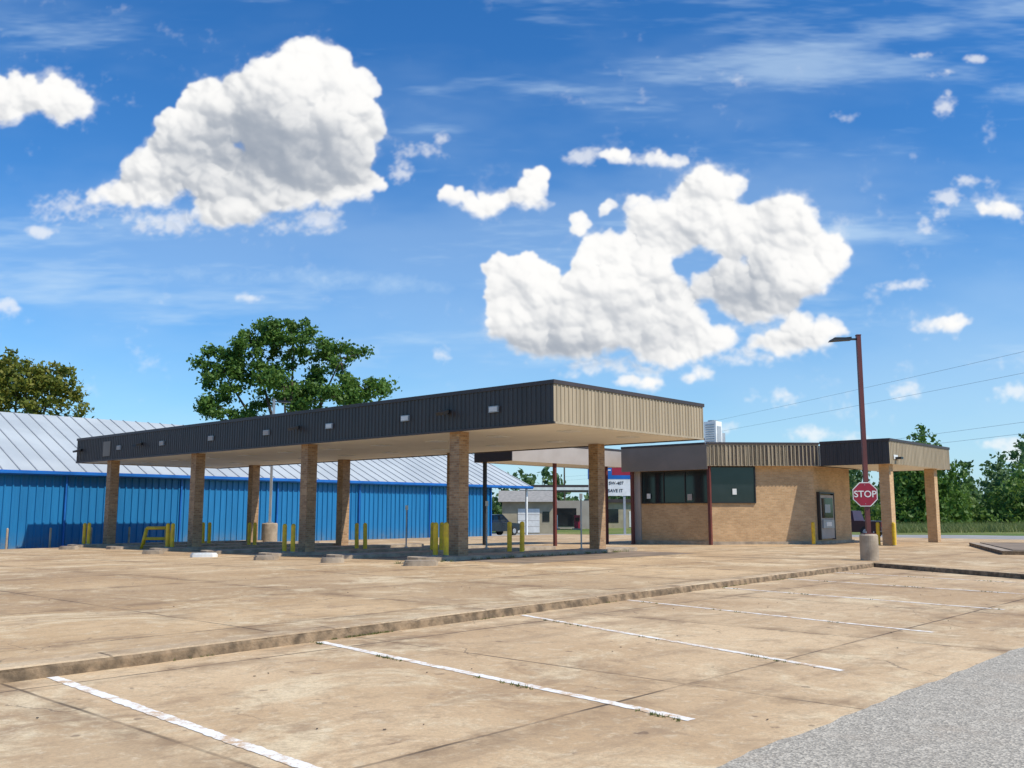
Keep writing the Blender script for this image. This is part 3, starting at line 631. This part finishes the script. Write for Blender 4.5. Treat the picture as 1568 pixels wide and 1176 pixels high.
def splat(x,y,z,r):
    i0=max(0,int(x-r));i1=min(nx,int(x+r)+2);j0=max(0,int(y-r));j1=min(nz,int(y+r)+2)
    if i0>=i1 or j0>=j1: return
    X=np.arange(i0,i1)-x; Y=(np.arange(j0,j1)-y)[:,None]; d=r*r-X*X-Y*Y
    w=H[j0:j1,i0:i1]; np.maximum(w,np.where(d>0,z+np.sqrt(np.maximum(d,0)),-1e3),out=w)
R2=random.Random(11)
def uv_(): 
    while 1:
        a,b,c=R2.uniform(-1,1),R2.uniform(-1,1),R2.uniform(-.3,1); n=a*a+b*b+c*c
        if .05<n<1: n=n**.5; return a/n,b/n,c/n
for cx,cy,rx,ry in B:
    X=(cx-q0)/st_;Y=(cy-p0_)/st_;RX=rx/st_;RY=ry/st_; s=min(RX,RY); n1=int(13*RX*RY/s/s)+3
    for _ in range(n1):
        a=R2.random()*6.283; ro=R2.random()**.5*.82; r1=s*R2.uniform(.22,.42)
        x=X+math.cos(a)*ro*RX; y=Y+math.sin(a)*ro*RY; z=s*.8*math.sqrt(1-ro*ro); splat(x,y,z,r1)
        for _ in range(8):
            e=uv_(); r2=r1*R2.uniform(.3,.6); x2,y2,z2=x+e[0]*r1*.9,y+e[1]*r1*.9,z+e[2]*r1*.85; splat(x2,y2,z2,r2)
            if r2>3:
                for _ in range(7):
                    e=uv_(); r3=r2*R2.uniform(.3,.55); splat(x2+e[0]*r2*.95,y2+e[1]*r2*.95,z2+e[2]*r2*.9,r3)
fx=np.fft.rfftfreq(nx)[None,:]; fz=np.fft.fftfreq(nz)[:,None]
def gb(A,s,sz=None): 
    sz=sz or s; return np.fft.irfft2(np.fft.rfft2(A)*np.exp(-2*np.pi**2*((s*fx)**2+(sz*fz)**2)),s=A.shape)
def vn(cx,cz):
    Lt=rng.random((int(nz/cz)+3,int(nx/cx)+3)); u=np.arange(nx)/cx; v=np.arange(nz)/cz; iu=u.astype(int); iv=v.astype(int); fu=u-iu; fv=v-iv; fu=fu*fu*(3-2*fu); fv=(fv*fv*(3-2*fv))[:,None]
    A=Lt[iv][:,iu];Bb=Lt[iv][:,iu+1];C=Lt[iv+1][:,iu];Dd=Lt[iv+1][:,iu+1]; return (A*(1-fu)+Bb*fu)*(1-fv)+(C*(1-fu)+Dd*fu)*fv
def fbm(cx,cz,o,g=.55):
    t=0;a=1;s=0
    for k in range(o): 
        if min(cx,cz)/2**k<1.2: break
        t=t+a*vn(cx/2**k,cz/2**k); s+=a; a*=g
    return t/s-.5
def sstep(a,b,x): t=np.clip((x-a)/(b-a),0,1); return t*t*(3-2*t)
mask=(H>-500).astype(np.float64); Hm=np.where(mask>0,H,0).astype(np.float64)
def warp(amp,cell,o=5):
    dx=fbm(cell,cell,o,.6)*amp; dz=fbm(cell,cell,o,.6)*amp; jj=np.clip(np.arange(nz)[:,None]+dz,0,nz-1).astype(int); ii=np.clip(np.arange(nx)[None,:]+dx,0,nx-1).astype(int); return jj,ii
jj,ii=warp(20,34); mask=mask[jj,ii]; Hm=Hm[jj,ii]
c1=gb(mask,1.2); c6=gb(mask,6); c25=gb(mask,24); c12=gb(mask,12)
ero=fbm(34,26,5,.64); ero2=fbm(9,8,4,.7)
gy12,_g=np.gradient(c12); bot=sstep(.0,.022,gy12)       # undersides are softer than tops
fill=.5*sstep(.6,.9,c12)
Ds=.50*c1+.50*c6+ero*.50+ero2*.26+fill
Df=.15*c1+.85*c6+ero*1.25+ero2*.45+fill
al=sstep(.22,.70,Ds)*(1-bot)+sstep(.14,.98,Df)*bot
pz=sstep(.38,.60,fbm(150,110,3)+.5); al=al*(1-.6*pz)+.6*pz*sstep(.16,.92,Df)
wis=0
ux=np.linspace(q0,q1,nx)[None,:]; uz=np.linspace(p0_,p1_,nz)[:,None]
for cx,cy,rx,ry in WB: wis=np.maximum(wis,np.exp(-((ux-cx)/rx)**2-((uz-cy)/ry)**2))
al=np.maximum(al,.62*sstep(.25,1.25,wis+(ero*2.2+ero2*1.0)*sstep(.02,.3,wis)))
al=gb(al,.6)
Hm=Hm+7*fbm(12,11,4,.6)+14*fbm(40,34,3)
lam=0
for s,wt in((1.3,.28),(4,.34),(12,.40)):
    Hb=gb(Hm*mask,s)/np.maximum(gb(mask,s),.05); gy,gx=np.gradient(Hb); k=1/np.sqrt(gx*gx+gy*gy+1); lam=lam+wt*((-gx*.46-gy*.62+.60)*k)
shd=.34+.80*lam+.30*(1-c25)+.28*fbm(60,50,6,.62)
g_=0
for gx_,gy_,ra,rb,s in((-.265,.412,.105,.052,.85),(-.33,.40,.06,.03,.30),(-.20,.40,.05,.03,.35),(.24,.248,.05,.028,.75),(.06,.180,.09,.020,.60),(.16,.205,.05,.014,.4),(.17,.30,.05,.02,.28),(.05,.225,.05,.012,.25),(.30,.235,.04,.012,.35),(.30,.185,.05,.008,.4),(-.585,.45,.03,.02,.4)):
    g_=g_+s*np.exp(-(((ux-gx_)/ra)**2+((uz-gy_)/rb)**2))*np.clip(.85+1.0*ero,0,2)
shd=shd-.85*g_
shd=np.where(shd<.35,.35*np.exp(np.minimum((shd-.35)/.35,0)),shd)       # soft floor instead of a clip
shd=1-np.where(1-shd<.18,.18*np.exp(np.minimum((shd*-1+.82)/.18,0)),1-shd); shd=np.clip(shd,0,1)
lo_=np.array([.31,.36,.44]); hi_=np.array([1.03,1.02,1.0]); RGB=lo_+(hi_-lo_)*(shd**.8)[...,None]
ci=sstep(.02,.34,fbm(260,46,8,.62)+.10*np.exp(-((uz-.26)/.05)**2)*sstep(.15,-.15,ux)+.07*sstep(.40,.6,uz)*sstep(-.25,.30,ux)-.04)
ci=ci*.42+.20*sstep(-.1,.3,fbm(420,150,6))
ci=np.maximum(ci,.32*np.exp(-((uz-.245+.05*ux)/.016)**2)*sstep(-.5,-.4,ux)*sstep(0,-.12,ux)*(1+2*ero))
haze=.62*np.exp(-np.maximum(uz,0)/.13)+.12*sstep(.2,.6,ux)*sstep(.4,.1,uz)
ci=1-(1-np.clip(ci,0,.9))*(1-np.clip(haze,0,.9))
thin=np.array([.62,.80,.97])
a_tot=al+(1-al)*ci
C=(RGB*al[...,None]+thin*((1-al)*ci)[...,None])/np.maximum(a_tot,1e-4)[...,None]
edge=sstep(0,.06,ux-q0)*sstep(0,.06,q1-ux)*sstep(0,.04,p1_-uz); a_tot=a_tot*edge
XX,ZZ=np.meshgrid(np.linspace(q0,q1,nx),np.linspace(p0_,p1_,nz)); V=np.stack([XX,np.ones_like(XX),ZZ],-1); V=V/np.linalg.norm(V,axis=-1,keepdims=True)*3600
me=bpy.data.meshes.new('sky'); nv=nx*nz; me.vertices.add(nv); me.vertices.foreach_set('co',V.astype(np.float32).reshape(-1))
I=np.arange(nv,dtype=np.int32).reshape(nz,nx); F=np.stack([I[:-1,:-1],I[:-1,1:],I[1:,1:],I[1:,:-1]],-1).reshape(-1,4); nf=len(F)
me.loops.add(4*nf); me.loops.foreach_set('vertex_index',F.reshape(-1)); me.polygons.add(nf); me.polygons.foreach_set('loop_start',np.arange(0,4*nf,4,dtype=np.int32)); me.polygons.foreach_set('loop_total',np.full(nf,4,dtype=np.int32)); me.update(calc_edges=True)
ca=me.color_attributes.new('cloud','FLOAT_COLOR','POINT'); ca.data.foreach_set('color',np.concatenate([C,a_tot[...,None]],-1).astype(np.float32).reshape(-1))
mt=bpy.data.materials.new('cloud_layer'); mt.use_nodes=True; n2=mt.node_tree; n2.nodes.clear()
at_=nd(n2,'ShaderNodeAttribute',attribute_name='cloud'); em=nd(n2,'ShaderNodeEmission'); n2.links.new(at_.outputs['Color'],em.inputs[0]); tp=nd(n2,'ShaderNodeBsdfTransparent'); mx=nd(n2,'ShaderNodeMixShader'); oo=nd(n2,'ShaderNodeOutputMaterial')
n2.links.new(at_.outputs['Alpha'],mx.inputs[0]); n2.links.new(tp.outputs[0],mx.inputs[1]); n2.links.new(em.outputs[0],mx.inputs[2]); n2.links.new(mx.outputs[0],oo.inputs[0]); mt.cycles.emission_sampling='NONE'
me.materials.append(mt); so=bpy.data.objects.new('sky',me); col.objects.link(so)
# ------------------------------------------------------------ camera
cd=bpy.data.cameras.new('camera'); cd.lens=32.6; cd.sensor_width=36; cd.clip_end=8000; co=bpy.data.objects.new('camera',cd); col.objects.link(co)
co.location=(0,0,1.5); co.rotation_euler=(math.radians(90+7.9),0,0); sc.camera=co
sc.view_settings.view_transform='Standard'; sc.view_settings.look='None'; sc.view_settings.exposure=0
